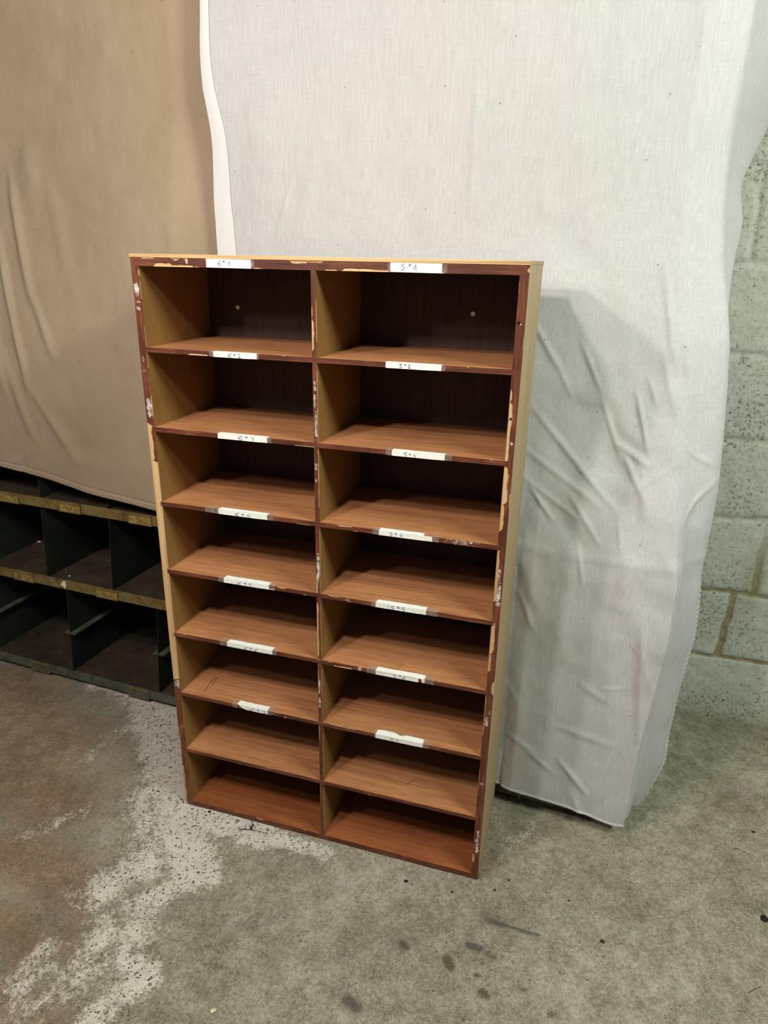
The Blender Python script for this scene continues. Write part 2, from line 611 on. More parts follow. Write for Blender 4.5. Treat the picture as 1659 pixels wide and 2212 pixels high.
paint = blobs([(1012, 2040, 1036, 2048, .010, 1.0), (1052, 1984, 1090, 1998, .010, .85), (1095, 2000, 1162, 2020, .006, .8), (1165, 2022, 1240, 2046, .004, .55),
               (1034, 1890, 1040, 1898, .008, .7), (600, 1836, 612, 1838, .012, .55)])
Z = (fbm(X * 9, Y * 9, 3) - .5) * .004
Z = Z * smooth01((Y - (-.62)) / .1)
floor = grid_mesh('floor', np.stack([X, Y, Z - .002], -1), [M['floor']], attrs={'pale': pale, 'dirt': dirt, 'oil': oil, 'paint': paint})
tag(floor, 'worn grey concrete floor with pale scraped patches and oil spots', 'floor', kind='structure')

# ------------------------------------------------------------------ block wall
gx = axis(-3.2, 3.4, .85, 1.6, .005, .2)
gz = axis(-.05, 2.8, -.05, 1.75, .005, .15)
X, Z = np.meshgrid(gx, gz)
joints = [0.0, .197, .390, .598, .798, 1.0, 1.204, 1.406, 1.606, 1.806, 2.006, 2.206, 2.406]
verts_j = [[.95, 1.45], [.76, 1.212, 1.66], [.80, 1.262, 1.75], [1.02, 1.47], [.78, 1.30, 1.78], [1.02, 1.50], [.70, 1.10, 1.56], [.95, 1.4]]
wob = (fbm(X * 14, Z * 14, 9) - .5) * .018
mort = np.zeros_like(X)
for j in joints[1:]:
    mort = np.maximum(mort, np.exp(-((Z - j + wob) / .0075) ** 2))
for k in range(len(joints) - 1):
    for vx in verts_j[k % len(verts_j)]:
        for s_ in (-3, -2, -1, 0, 1, 2, 3):
            inside = (Z > joints[k]) & (Z < joints[k + 1])
            w = .012 if k in (1, 2) else .007
            mort = np.maximum(mort, np.where(inside & (np.abs(X - vx) < .2) | (inside & (s_ != 0)), np.exp(-((X - vx - s_ * 1.9 + wob * 1.2) / w) ** 2), 0))
low = np.clip(1.15 - Z / .85, 0, 1) * np.ones_like(X)
damp = np.clip(1 - Z / .16, 0, 1) * .75
damp = np.maximum(damp, .75 * np.exp(-(((X - 1.25) / .05) ** 2 + ((Z - .42) / .16) ** 2)))
damp = np.maximum(damp, .5 * np.exp(-((Z - .395) / .03) ** 2))
Yw = WALL_Y + .0045 * mort - (fbm(X * 40, Z * 40, 21) - .5) * .004
wall = grid_mesh('wall_back', np.stack([X, Yw, Z], -1), [M['wall']], attrs={'mortar': mort, 'low': low, 'damp': damp})
tag(wall, 'whitewashed concrete block wall with rough mortar joints', 'wall', kind='structure')

# ------------------------------------------------------------------ pigeonhole cabinet
W, D, H = .6849, .2287, 1.2
T_SIDE_L, T_SIDE_R, T_SH = .0156, .0142, .0086
TOP_UNDER, TOP_OVER = 1.1815, 1.1958
ZS = [1.0433, .8965, .7480, .6029, .4572, .3092, .1602]
ZB = .0122
DIV0, DIV1 = .3372, .3462
cab = empty('pigeonhole_cabinet', (W / 2, D / 2, 0))
tag(cab, 'tall reddish brown wooden pigeonhole cabinet with sixteen open compartments and paper labels', 'cabinet')
OFF = (W / 2, D / 2, 0)
FRONT_MATS = ('edge',)


def board(name, x0, x1, y0, y1, z0, z1, mats, bare=None, residue=None, nx=8, nz=8, depth=.0012):
    """a board whose front edge is a fine grid carrying the chipped and soiled places;
    mats: front, back, left, right, bottom, top"""
    V, F, MI = [], [], []
    us = np.linspace(0, 1, nx + 1); vs = np.linspace(0, 1, nz + 1)
    A = np.zeros(((nz + 1), (nx + 1))); B = np.zeros_like(A)
    U, Vv = np.meshgrid(us, vs)
    Xg, Zg = x0 + U * (x1 - x0), z0 + Vv * (z1 - z0)
    if bare: A = bare(U, Vv, Xg, Zg)
    if residue: B = residue(U, Vv, Xg, Zg)
    Yg = y0 + depth * smooth01((A - .35) / .3)
    Yg[0, :] = Yg[-1, :] = y0; Yg[:, 0] = np.minimum(Yg[:, 0], y0 + depth); 
    for v in np.stack([Xg, Yg, Zg], -1).reshape(-1, 3): V.append(tuple(v))
    idx = np.arange(len(V)).reshape(nz + 1, nx + 1)
    for i in range(nz):
        for j in range(nx):
            F.append((idx[i, j], idx[i, j + 1], idx[i + 1, j + 1], idx[i + 1, j])); MI.append(0)
    mlist = []
    for mm in mats:
        if mm not in mlist: mlist.append(mm)
    MI = [mlist.index(mats[0])] * len(F)
    n = len(V)
    for x, y, z in ((x0, y0, z0), (x1, y0, z0), (x1, y1, z0), (x0, y1, z0), (x0, y0, z1), (x1, y0, z1), (x1, y1, z1), (x0, y1, z1)):
        V.append((x, y, z))
    for q, mi in zip(((2, 3, 7, 6), (3, 0, 4, 7), (1, 2, 6, 5), (3, 2, 1, 0), (4, 5, 6, 7)), mats[1:]):
        F.append([n + i for i in q]); MI.append(mlist.index(mi))
    z8 = np.zeros(8)
    return link(name, V, F, [M[k] for k in mlist], MI, cab, attrs={'bare': np.concatenate([A.ravel(), z8]), 'residue': np.concatenate([B.ravel(), z8])}, off=OFF)


def zpx(px, py):
    return at(px, py, 0)[2]


def chips(lst, px, side, seed):
    """irregular chipped strips: (py0, py1, width fraction) measured along an upright edge"""
    L = [(zpx(px, b), zpx(px, a), w) for a, b, w in lst]

    def f(U, V, Xg, Zg):
        u = U if side == 'left' else 1 - U
        o = np.zeros_like(U)
        for za, zb, w in L:
            ww = w * (.65 + .7 * fbm(Zg * 60, Zg * 0 + seed, seed, 3)) * np.clip((Zg - za) / .006, 0, 1) * np.clip((zb - Zg) / .006, 0, 1)
            o = np.maximum(o, np.clip((ww - u) / .18 + .5, 0, 1) * (ww > .02))
        return o
    return f


def spots(lst, px):
    """soiled spots: (py0, py1, centre fraction, half width fraction, amount)"""
    L = [(zpx(px, b), zpx(px, a), c, h, k) for a, b, c, h, k in lst]

    def f(U, V, Xg, Zg):
        o = np.zeros_like(U)
        for za, zb, c, h, k in L:
            zc, zh = (za + zb) / 2, (zb - za) / 2
            o = np.maximum(o, k * np.exp(-(np.abs((Zg - zc) / zh) ** 4 + ((U - c) / h) ** 2)))
        return o
    return f


def both(*fs):
    return lambda *a: np.maximum.reduce([f(*a) for f in fs])


# sides
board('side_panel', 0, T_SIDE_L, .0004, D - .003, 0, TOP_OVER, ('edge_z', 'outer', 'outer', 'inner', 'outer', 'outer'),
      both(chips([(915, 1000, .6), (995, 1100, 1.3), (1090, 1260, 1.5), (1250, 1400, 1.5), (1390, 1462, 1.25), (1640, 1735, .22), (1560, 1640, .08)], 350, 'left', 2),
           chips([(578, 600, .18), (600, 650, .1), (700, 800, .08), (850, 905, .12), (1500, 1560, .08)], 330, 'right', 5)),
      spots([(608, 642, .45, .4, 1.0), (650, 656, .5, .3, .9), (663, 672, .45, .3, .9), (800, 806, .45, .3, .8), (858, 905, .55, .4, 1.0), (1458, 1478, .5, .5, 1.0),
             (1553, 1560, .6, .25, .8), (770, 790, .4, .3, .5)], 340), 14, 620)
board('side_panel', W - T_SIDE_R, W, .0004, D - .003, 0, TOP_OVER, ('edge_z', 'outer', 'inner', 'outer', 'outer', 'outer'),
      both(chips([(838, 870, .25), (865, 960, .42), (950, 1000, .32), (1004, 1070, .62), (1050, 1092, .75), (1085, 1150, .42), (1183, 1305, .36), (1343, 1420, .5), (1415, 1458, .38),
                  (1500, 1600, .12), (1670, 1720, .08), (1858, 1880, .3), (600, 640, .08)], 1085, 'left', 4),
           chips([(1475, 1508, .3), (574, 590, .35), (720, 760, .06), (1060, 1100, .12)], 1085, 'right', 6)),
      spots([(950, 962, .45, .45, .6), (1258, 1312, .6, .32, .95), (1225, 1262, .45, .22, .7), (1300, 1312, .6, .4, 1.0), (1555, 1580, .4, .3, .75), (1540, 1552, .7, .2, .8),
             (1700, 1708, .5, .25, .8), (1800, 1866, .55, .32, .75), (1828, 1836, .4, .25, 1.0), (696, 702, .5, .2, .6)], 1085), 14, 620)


def top_bare(U, V, Xg, Zg):
    o = np.zeros_like(U)
    for xa, xb, h, s_ in ((.045, .085, .36, 0), (.08, .125, .2, 0), (.125, .135, .1, 0), (.39, .47, .26, 0), (.36, .385, .12, 0), (.30, .335, .3, 1), (.33, .36, .2, 1),
                          (.235, .25, .12, 0), (.02, .05, .1, 1), (.08, .1, .14, 1), (.55, .56, .12, 0), (.105, .115, .35, 1)):
        v = V if s_ == 0 else 1 - V
        ww = h * (.7 + .6 * fbm(Xg * 70, Xg * 0 + 3, 8, 3)) * np.clip((Xg - xa) / .005, 0, 1) * np.clip((xb - Xg) / .005, 0, 1)
        o = np.maximum(o, np.clip((ww - v) / .18 + .5, 0, 1) * (ww > .02))
    return o


def top_res(U, V, Xg, Zg):
    o = np.zeros_like(U)
    for xc, w, vc, h, k in ((.222, .012, .5, .5, .85), (.545, .012, .5, .5, .6), (.09, .006, .8, .3, .7), (.112, .004, .6, .4, .8)):
        o = np.maximum(o, k * np.exp(-(((Xg - xc) / w) ** 2 + ((V - vc) / h) ** 2)))
    return o


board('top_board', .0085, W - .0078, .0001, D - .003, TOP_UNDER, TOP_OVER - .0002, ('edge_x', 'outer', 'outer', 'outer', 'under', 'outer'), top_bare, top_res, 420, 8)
MB().box((-.0012, -.0010, TOP_OVER), (W + .0008, D, H + .0018), (0, 0, 1, 1, 0, 0)).build('top_sheet', [M['ply'], M['outer']], cab, OFF, bevel=.0006)


def shelf_bare(seed, px_chips):
    def f(U, V, Xg, Zg):
        o = np.zeros_like(U)
        r = np.random.default_rng(seed)
        L = list(px_chips)
        for _ in range(4):
            x = r.uniform(.03, .66); L.append((x, x + r.uniform(.003, .012), r.uniform(.06, .16), int(r.random() > .6)))
        for xa, xb, h, s_ in L:
            v = V if s_ == 0 else 1 - V
            ww = h * (.6 + .8 * fbm(Xg * 90, Xg * 0 + seed, seed, 3)) * np.clip((Xg - xa) / .003, 0, 1) * np.clip((xb - Xg) / .003, 0, 1)
            o = np.maximum(o, np.clip((ww - v) / .2 + .5, 0, 1) * (ww > .02))
        return o
    return f


def shelf_res(seed, L):
    def f(U, V, Xg, Zg):
        o = np.zeros_like(U)
        for xc, w, k in L:
            o = np.maximum(o, k * np.exp(-np.abs((Xg - xc) / w) ** 4) * (.7 + .3 * V))
        return o
    return f


XC = [[(.10, .14, .25, 0), (.165, .185, .2, 0)], [(.30, .34, .1, 0)], [(.38, .41, .25, 1), (.30, .33, .12, 0)], [(.255, .275, .28, 1), (.36, .385, .25, 1), (.235, .25, .3, 0)],
      [(.37, .41, .2, 0)], [(.36, .42, .18, 1), (.26, .265, .5, 0)], [(.21, .23, .15, 1)]]
XR = [[(.155, .008, .6), (.525, .008, .5)], [(.445, .004, .4)], [(.61, .035, .62), (.53, .01, .7)], [(.40, .01, .5), (.52, .014, .6)], [(.425, .01, .6)], [(.24, .008, .6)], []]
shelves = []
for i, z in enumerate(ZS):
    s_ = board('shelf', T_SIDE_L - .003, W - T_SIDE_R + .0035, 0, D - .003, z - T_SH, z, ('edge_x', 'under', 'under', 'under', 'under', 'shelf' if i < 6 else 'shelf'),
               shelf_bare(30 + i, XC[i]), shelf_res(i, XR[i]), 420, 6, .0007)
    shelves.append(s_)
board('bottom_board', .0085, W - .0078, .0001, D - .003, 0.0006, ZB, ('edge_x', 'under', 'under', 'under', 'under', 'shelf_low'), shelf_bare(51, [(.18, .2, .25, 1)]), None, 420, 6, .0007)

# pencil scratches lying in the shelf surfaces
def scratch(i, pts, w=.0007):
    z = (ZS + [ZB])[i]
    mb = MB()
    P = [ground(px, py, z) for px, py in pts]
    for a, b in zip(P[:-1], P[1:]):
        d = (b - a)[:2]; d /= np.linalg.norm(d) + 1e-9
        n_ = np.array([-d[1], d[0], 0]) * w
        up = np.array([0, 0, .00015])
        mb.poly([a - n_ + up, b - n_ + up, b + n_ + up, a + n_ + up])
    mb.build('scratch_mark', [M['scratch']], cab, OFF)


scratch(5, [(441, 1494), (452, 1478), (466, 1462)])
scratch(5, [(456, 1484), (464, 1472), (470, 1462)], .0005)
scratch(6, [(876, 1695), (886, 1690), (896, 1685)])
scratch(4, [(854, 1446), (866, 1438), (873, 1433)], .0004)
scratch(6, [(428, 1612), (434, 1608)], .0005)

# divider: one upright behind the shelf edges
DS = [TOP_UNDER + .0055] + ZS + [ZB]
board('divider', DIV0, DIV1, .0005, D - .004, ZB - .003, TOP_UNDER + .0055, ('edge_z', 'inner', 'inner', 'inner', 'inner', 'inner'),
      both(chips([(660, 690, .18), (688, 760, .42), (1240, 1290, .3), (1300, 1420, .32), (1440, 1480, .12), (1560, 1600, .15)], 684, 'left', 12),
           chips([(640, 745, .12), (795, 960, .14), (965, 1100, .16), (1140, 1290, .12), (1300, 1420, .1), (1440, 1560, .1), (1580, 1680, .12), (1700, 1790, .1)], 684, 'right', 13)),
      spots([(822, 850, .45, .4, .75), (850, 890, .35, .3, .9), (880, 955, .55, .35, .85), (1000, 1020, .45, .4, .75), (1030, 1045, .4, .4, .7), (1190, 1262, .55, .4, .85),
             (1240, 1275, .3, .25, 1.0), (1465, 1500, .3, .3, 1.0), (1505, 1530, .4, .35, .95)], 686), 9, 640, .0008)
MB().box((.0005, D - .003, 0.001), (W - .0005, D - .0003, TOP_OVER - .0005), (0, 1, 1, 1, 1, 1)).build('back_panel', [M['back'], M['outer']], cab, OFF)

# white discs added in place of back panel holes that show the sheet, and a nail hole in the right edge
def disc(name, c, r, mat, nrm='y', k=14, t=.0015):
    pts = [(c[0] + r * math.cos(2 * PI * i / k), c[1], c[2] + r * math.sin(2 * PI * i / k)) for i in range(k)]
    return MB().slab(pts, (0, -t, 0)).build(name, [mat], cab, OFF)


for px, py in ((514, 664), (1022, 678)):
    p = at(px, py, D - .003)
    disc('back_hole_disc', (p[0], D - .003, p[2]), .0042, M['hole_white'])
p = at(1121, 698, 0)
disc('nail_hole', (p[0], .0004, p[2]), .0022, M['hole'], t=.0006)
p = at(1103, 905, 0)
disc('nail_hole', (p[0], .0004, p[2]), .0018, M['hole'], t=.0006)

# ---- paper labels, handwriting and tape
SIX = [(.95, 1.0), (.6, .95), (.25, .72), (.05, .38), (.1, .12), (.4, 0), (.72, .1), (.78, .34), (.55, .5), (.25, .45), (.08, .3)]
FIVE = [(.9, 1.0), (.25, .96), (.2, .58), (.6, .6), (.82, .4), (.72, .14), (.4, 0), (.02, .05)]
EE = [(.1, .45), (.8, .6), (.75, .9), (.4, 1), (.1, .65), (.2, .2), (.6, 0), (1.0, .15)]
ONE = [(.0, .28), (.3, .62), (.62, 1.08), (.64, .7), (.64, .35), (.66, 0)]
TWO = [(.1, .8), (.4, 1.0), (.75, .85), (.65, .5), (.05, .03), (.4, .08), (1.0, -.08)]
THREE = [(.1, .95), (.6, 1.0), (.8, .8), (.4, .58), (.8, .4), (.75, .1), (.35, -.05), (0, .0)]
FOUR = [(.55, 1.0), (.0, .42), (.75, .36)]
FOUR_B = [(.8, .75), (.72, -.35)]
SEVEN = [(.1, .95), (.9, .95), (.35, -.1)]
SEVEN_B = [(.15, .5), (.95, .42)]

LT = .0004   # paper stands this far off the wood


def ribbon(mb, pts, w, lo, mi=0):
    """pen stroke on the front plane, cut at the paper's lower fold"""
    y = -LT - .00035
    # subdivide
    P = []
    for a, b in zip(pts[:-1], pts[1:]):
        for t in np.linspace(0, 1, 5)[:-1]:
            P.append((a[0] + (b[0] - a[0]) * t, a[1] + (b[1] - a[1]) * t))
    P.append(pts[-1])
    for _ in range(2):
        Q = [P[0]] + [((P[i - 1][0] + 2 * P[i][0] + P[i + 1][0]) / 4, (P[i - 1][1] + 2 * P[i][1] + P[i + 1][1]) / 4) for i in range(1, len(P) - 1)] + [P[-1]]
        P = Q
    for a, b in zip(P[:-1], P[1:]):
        if min(a[1], b[1]) < lo + w * .5: continue
        d = np.array([b[0] - a[0], b[1] - a[1]]); L = np.linalg.norm(d)
        if L < 1e-7: continue
        d /= L; n_ = np.array([-d[1], d[0]]) * w; e = d * w * .6
        mb.poly([(a[0] - n_[0] - e[0], y, a[1] - n_[1] - e[1]), (b[0] - n_[0] + e[0], y, b[1] - n_[1] + e[1]),
                 (b[0] + n_[0] + e[0], y, b[1] + n_[1] + e[1]), (a[0] + n_[0] - e[0], y, a[1] + n_[1] - e[1])], mi)


# text, px left, px right, py mid, row (0 = rail), pieces: (strokes, u0, u1, v0, v1), flap depth, notes
LABELS = [
    ('6e1', 445.6, 541.9, 571, 0, [([SIX], .27, .34, .22, .78), ([EE], .385, .43, .62, .82), ([ONE], .49, .56, .2, .72)], M['ink'], 'left'),
    ('5e1', 843, 955, 582, 0, [([FIVE], .215, .29, .22, .85), ([EE], .36, .41, .60, .85), ([ONE], .45, .53, .18, .74)], M['ink'], 'right'),
    ('6e2', 461, 554.6, 768, 1, [([SIX], .34, .43, -.02, .72), ([EE], .47, .51, .42, .70), ([TWO], .57, .65, .02, .74)], M['ink'], ''),
    ('5e2', 833, 954, 793, 1, [([FIVE], .245, .31, .12, .78), ([EE], .34, .37, .55, .78), ([TWO], .40, .46, .12, .72)], M['ink'], ''),
    ('6e3', 471, 577, 948, 2, [([SIX], .415, .52, .02, .85), ([EE], .56, .61, .60, .78), ([THREE], .68, .745, -.10, .78)], M['ink'], 'r'),
    ('5e3', 846, 961, 985, 2, [([FIVE], .22, .30, -.05, .78), ([EE], .335, .37, .40, .64), ([THREE], .41, .46, -.02, .52)], M['ink'], 'b'),
    ('6e4', 472, 577, 1108, 3, [([SIX], .35, .43, .05, .68), ([EE], .48, .53, .36, .58), ([FOUR, FOUR_B], .59, .665, -.1, .70)], M['ink'], 'bt'),
    ('5e4', 818, 934, 1155, 3, [([FIVE], .205, .27, .10, .78), ([EE], .305, .345, .46, .72), ([FOUR, FOUR_B], .40, .455, .0, .80)], M['faded_ink'], 'bt'),
    ('6e5', 484, 581, 1262, 4, [([SIX], .30, .40, -.25, .68), ([EE], .45, .51, .42, .62), ([FIVE], .55, .63, -.10, .68)], M['ink'], 'bt'),
    ('5e5', 811, 921, 1313, 4, [([FIVE], .30, .385, .0, .74), ([EE], .43, .485, .50, .74), ([FIVE], .505, .60, -.02, .78)], M['ink'], 'bt'),
    ('6e6', 491, 588, 1398, 5, [([SIX], .37, .47, -.35, .62), ([EE], .51, .56, .36, .62), ([SIX], .60, .69, -.25, .62)], M['ink'], 'bt'),
    ('5e6', 811, 918, 1458, 5, [([FIVE], .35, .43, -.05, .78), ([EE], .48, .53, .50, .78), ([SIX], .55, .64, -.15, .82)], M['ink'], 'bt'),
    ('6e7', 512, 577.5, 1525, 6, [([SIX], .40, .58, -.45, .62), ([EE], .66, .74, .42, .68), ([SEVEN, SEVEN_B], .80, .96, -.3, .72)], M['ink'], 'bt'),
    ('5e7', 811, 914, 1598, 6, [([FIVE], .31, .40, -.15, .70), ([EE], .44, .48, .45, .68), ([[(.5, 1), (.5, 0)]], .50, .51, .2, .45)], M['ink'], 'bt'),
]
FL = [0, .0075, .010, .011, .0125, .0125, .0135]
for text, pl, pr, py, row, marks, ink, tp in LABELS:
    xa, xb = at(pl, py, 0)[0], at(pr, py, 0)[0]
    w = xb - xa
    r_ = np.random.default_rng(sum(map(ord, text)))
    mb = MB()
    if row == 0:
        za, zb = TOP_UNDER + .0004, TOP_OVER + .0002
        mb.slab([(xa, -LT, za), (xb, -LT, za - .0004), (xb, -LT, zb - .0006), (xa, -LT, zb)], (0, LT * .9, 0))
        flap = 0
    else:
        z = ZS[row - 1]
        za, zb = z - T_SH - LT, z + LT
        flap = FL[row]
        # front, a slightly ragged top flap and the part folded underneath
        cut = .10 if text == '6e7' else 0
        fr = [(xa, -LT, za), (xb, -LT, za), (xb, -LT, zb), (xa, -LT, zb)]
        if text == '6e7':
            fr = [(xa + w * .30, -LT, za), (xb, -LT, za), (xb, -LT, zb), (xa + w * .06, -LT, zb), (xa + w * .10, -LT, z - T_SH * .45), (xa + w * .18, -LT, z - T_SH * .8)]
        if text == '5e6':
            fr = [(xa, -LT, za), (xa + w * .86, -LT, za), (xa + w * .875, -LT, za), (xa + w * .87, -LT, z - T_SH * .15), (xa + w * .925, -LT, z - T_SH * .12), (xa + w * .94, -LT, za + .003),
                  (xa + w * .965, -LT, za - .0004), (xb, -LT, za + .002), (xb, -LT, zb), (xa, -LT, zb)]
        fr = [(q[0], q[1], min(q[2], zb - LT * .9)) for q in fr]
        mb.slab(fr, (0, LT * .85, 0))
        x2 = xb
        if text == '5e4': x2 = xa + w * .84
        top = []
        for t in np.linspace(0, 1, 9):
            top.append((xa + (x2 - xa) * t + (.0 if 0 < t < 1 else (.0012 if t == 0 else -.0003)), flap * (1 + r_.uniform(-.06, .06)), zb))
        if text == '5e7':
            top[4] = (top[4][0], flap * .62, zb); top[1] = (top[1][0], flap * 1.15, zb); top[2] = (top[2][0], flap * 1.15, zb); top[3] = (top[3][0], flap * 1.12, zb)
        pts = [(xa, -LT, zb), (x2, -LT, zb)] + top[::-1]
        mb.slab(pts, (0, 0, -LT * .9))
        mb.box((xa + w * (.3 if text == '6e7' else 0), -LT, za - .0003), (xa + w * .86, .006, za))
    pl_ = mb.build('paper_label', [M['paper']], cab, OFF)
    hw = MB()
    hh = zb - za
    for strokes, u0, u1, v0, v1 in marks:
        for st in strokes:
            ribbon(hw, [(xa + (u0 + (u1 - u0) * a) * w, za + (v0 + (v1 - v0) * b) * hh) for a, b in st], (.00034 if st is not EE else .00028), za)
    if text == '5e5':
        ribbon(hw, [(xa + .245 * w, za + hh * .9), (xa + .275 * w, za + hh * .1)], .00022, za, 1)
    if text == '5e7':
        ribbon(hw, [(xa + .64 * w, za + hh * .55), (xa + .643 * w, za + hh * .42)], .00025, za, 1)
    if text == '5e6':
        for q in range(12):
            u = .02 + q * .0165
            ribbon(hw, [(xa + u * w, za + hh * (.62 + .1 * ((q * 7) % 3 - 1) * .5)), (xa + (u + .009) * w, za + hh * (.66 + .05 * ((q * 5) % 2)))], .00022, za, 1)
        ribbon(hw, [(xa + .23 * w, za + hh * .68), (xa + .34 * w, za + hh * .68)], .00008, za, 1)
        for q in range(8):
            u = .66 + q * .018
            ribbon(hw, [(xa + u * w, za + hh * .82), (xa + (u + .008) * w, za + hh * .84)], .00018, za, 1)
    h_ = hw.build('handwriting', [ink, M['print']], pl_)
    h_.location = (0, 0, 0)
    hm = h_.data
    for v in hm.vertices: v.co -= Vector(OFF)
    # clear tape at the ends of the label and over its upper flap
    tapes = []
    lt = LT + .0003
    ends = []
    if row == 0:
        ends = [(xb - .001, xb + .006)] if text == '6e1' else [(xa - .004, xa + .001), (xb - .001, xb + .008)]
    else:
        L_ = {'6e2': (.008, .004), '5e2': (.0, .006), '6e3': (.0, .008), '5e3': (.01, .012), '6e4': (.028, .012), '5e4': (.012, .012), '6e5': (.012, .013), '5e5': (.008, .021),
              '6e6': (.016, .010), '5e6': (.018, .018), '6e7': (.010, .010), '5e7': (.003, .011)}[text]
        if L_[0]: ends.append((xa - L_[0], xa + .001))
        if L_[1]: ends.append((xb - .001, xb + L_[1]))
    for a, b in ends:
        j = r_.uniform(-.0006, .0006)
        tb = MB(); tapes.append(tb)
        if row == 0:
            tb.slab([(a, -lt, za + .001), (b, -lt, za + .0006), (b + j, -lt, zb - .001), (a, -lt, zb - .0008)], (0, .00025, 0))
        else:
            tb.slab([(a, -lt, za), (b, -lt, za), (b + j, -lt, zb), (a, -lt, zb)], (0, .00025, 0))
            fd = flap * (1.15 if 'b' in tp else .5)
            tb.slab([(a, -lt, zb + .0003), (b + j, -lt, zb + .0003), (b - j, fd * .96, zb + .0003), (a + j, fd * 1.04, zb + .0003)], (0, 0, -.00025))
    if row and 't' in tp:
        m0, m1 = (xa + w * .1, xa + w * .9)
        if text == '5e6': m0, m1 = xa + w * .74, xb
        if text == '6e7': m0, m1 = xa, xa + w * .1
        tb = MB(); tapes.append(tb)
        tb.slab([(m0, flap * .9, zb + .0002), (m1, flap * .9, zb + .0002), (m1, flap * 1.4, z + .0003), (m0 + .002, flap * 1.45, z + .0003)], (0, 0, -.0002))
    for tb in tapes:
        o_ = tb.build('tape', [M['tape']], pl_, OFF)

# ------------------------------------------------------------------ metal pigeonhole unit behind
USL = .055
UY0 = .302 + 1.02 * USL
unit = empty('metal_shelving_unit', (-1.25, UY0, 0), -math.atan(USL))
tag(unit, 'low dark green steel pigeonhole unit with rusty label lips, half hidden behind the cloths', 'shelving unit')
UL = 2.165
UD = .34
SH = .085
ca = math.cos(math.atan(USL))


def lx(x, z):
    """world x on the unit's front to its own length, undoing the racked lean"""
    return (x + 1.25) / ca - SH * z


UT = .655
LIPS = [(.5785, .027, 'lip'), (.3395, .0275, 'lip'), (.038, .030, 'lip_low')]
for zt, h, mt in LIPS:
    b = MB()
    z0 = zt - h + (.004 if mt == 'lip_low' else 0)
    b.box((0, .003, zt - .004), (UL, UD, zt - .0025), (1, 1, 1, 1, 1, 1), SH)
    b.box((0, .0, z0), (UL, .0022, zt), (0, 0, 0, 0, 0, 0), SH)
    b.box((0, .0, zt - .001), (UL, .005, zt + .0005), (0, 0, 0, 0, 0, 0), SH)
    b.box((0, .0, z0), (UL, .010, z0 + .0016), (0, 0, 0, 0, 0, 0), SH)
    sh = b.build('shelf', [M[mt], M['steel_floor']], unit, bevel=.0005)
    holders = {.5785: (-.745, -.533, -.308), .3395: (-.742, -.447, -.151), .038: (-.740, -.382, -.08)}[zt]
    for k, hx in enumerate(holders):
        for off_ in (0,):
            wd = .0745
            x0 = lx(hx, zt)
            hb = MB()
            zb_, zt_ = zt - h - .001, zt + .001
            hb.box((x0, -.0030, zt_ - .005), (x0 + wd, .0, zt_), (0,) * 6, SH)
            hb.box((x0, -.0030, zb_), (x0 + wd, .0, zb_ + .0022), (0,) * 6, SH)
            hb.box((x0 + wd - .0028, -.0034, zb_), (x0 + wd, .0, zt_), (0,) * 6, SH)
            hb.box((x0, -.0026, zb_), (x0 + .002, .0, zt_), (0,) * 6, SH)
            h_ = hb.build('label_holder', [M['holder']], sh, bevel=.0004)
            MB().box((x0 + .002, -.0012, zb_ + .0018), (x0 + wd - .0025, -.0002, zt_ - .0048), (0,) * 6, SH).build('card', [M['card'] if mt == 'lip' else M['lip_low']], h_)

pitchU, pitchL = .2265, .305
for k in range(-1, 7):
    for z0, z1 in ((.3370, .5515), (.5765, UT)):
        x = lx(-.603 + k * pitchU, .556)
        if x < .02 or x > UL - .02: continue
        MB().box((x - .001, .004, z0), (x + .001, UD, z1), (0,) * 6, SH).build('divider', [M['steel']], unit)
for k in range(-1, 5):
    x = lx(-.5815 + k * pitchL, .043)
    if x < .02 or x > UL - .02: continue
    d_ = MB().box((x - .001, .004, .034), (x + .001, UD, .3125), (0,) * 6, SH).build('divider', [M['steel']], unit)
    MB().box((x - .0165, .001, .1655), (x - .001, UD - .02, .1675), (0,) * 6, SH).box((x + .001, .001, .1655), (x + .021, UD - .02, .1675), (0,) * 6, SH).build('ledge', [M['lip_low']], d_)
MB().box((0, UD - .002, .006), (UL, UD, UT), (0,) * 6, SH).build('back_panel', [M['steel']], unit)
MB().box((0, 0, .006), (.002, UD, UT), (0,) * 6, SH).build('side_panel', [M['steel']], unit)
MB().box((UL - .002, 0, .006), (UL, UD, UT), (0,) * 6, SH).build('side_panel', [M['steel']], unit)
MB().box((0, 0, UT), (UL, UD, UT + .002), (0,) * 6, SH).build('top_panel', [M['steel']], unit)
for ux in (.03, 1.1, 2.09):
    for uy in (.03, UD - .06):
        MB().box((ux, uy, -.002), (ux + .04, uy + .03, .008), (0,) * 6).build('foot', [M['steel']], unit)

# white plaster flecks on the unit
def fleck(name, p, r, mat, label, cat, group=None, seed=0, flat=.35, up=(0, 0, 1)):
    r_ = np.random.default_rng(seed)
    k = 9
    mb = MB()
    a0 = r_.random() * 6
    outer = []
    for i in range(k):
        a = a0 + 2 * PI * i / k
        rr = r * r_.uniform(.6, 1.15)
        outer.append((p[0] + rr * math.cos(a) * 1.25, p[1] + rr * math.sin(a), p[2]))
    inner = [((o[0] - p[0]) * .55 + p[0], (o[1] - p[1]) * .55 + p[1], p[2] + r * flat * r_.uniform(.7, 1.2)) for o in outer]
    n = len(mb.v); mb.v += outer + inner
    mb.f.append([n + i for i in range(k)][::-1]); mb.m.append(0)
    mb.f.append([n + k + i for i in range(k)]); mb.m.append(0)
    for i in range(k):
        j = (i + 1) % k
        mb.f.append([n + i, n + j, n + k + j, n + k + i]); mb.m.append(0)
    o = mb.build(name, [mat], None, p)
    o.location = tuple(p)
    return tag(o, label, cat, group)


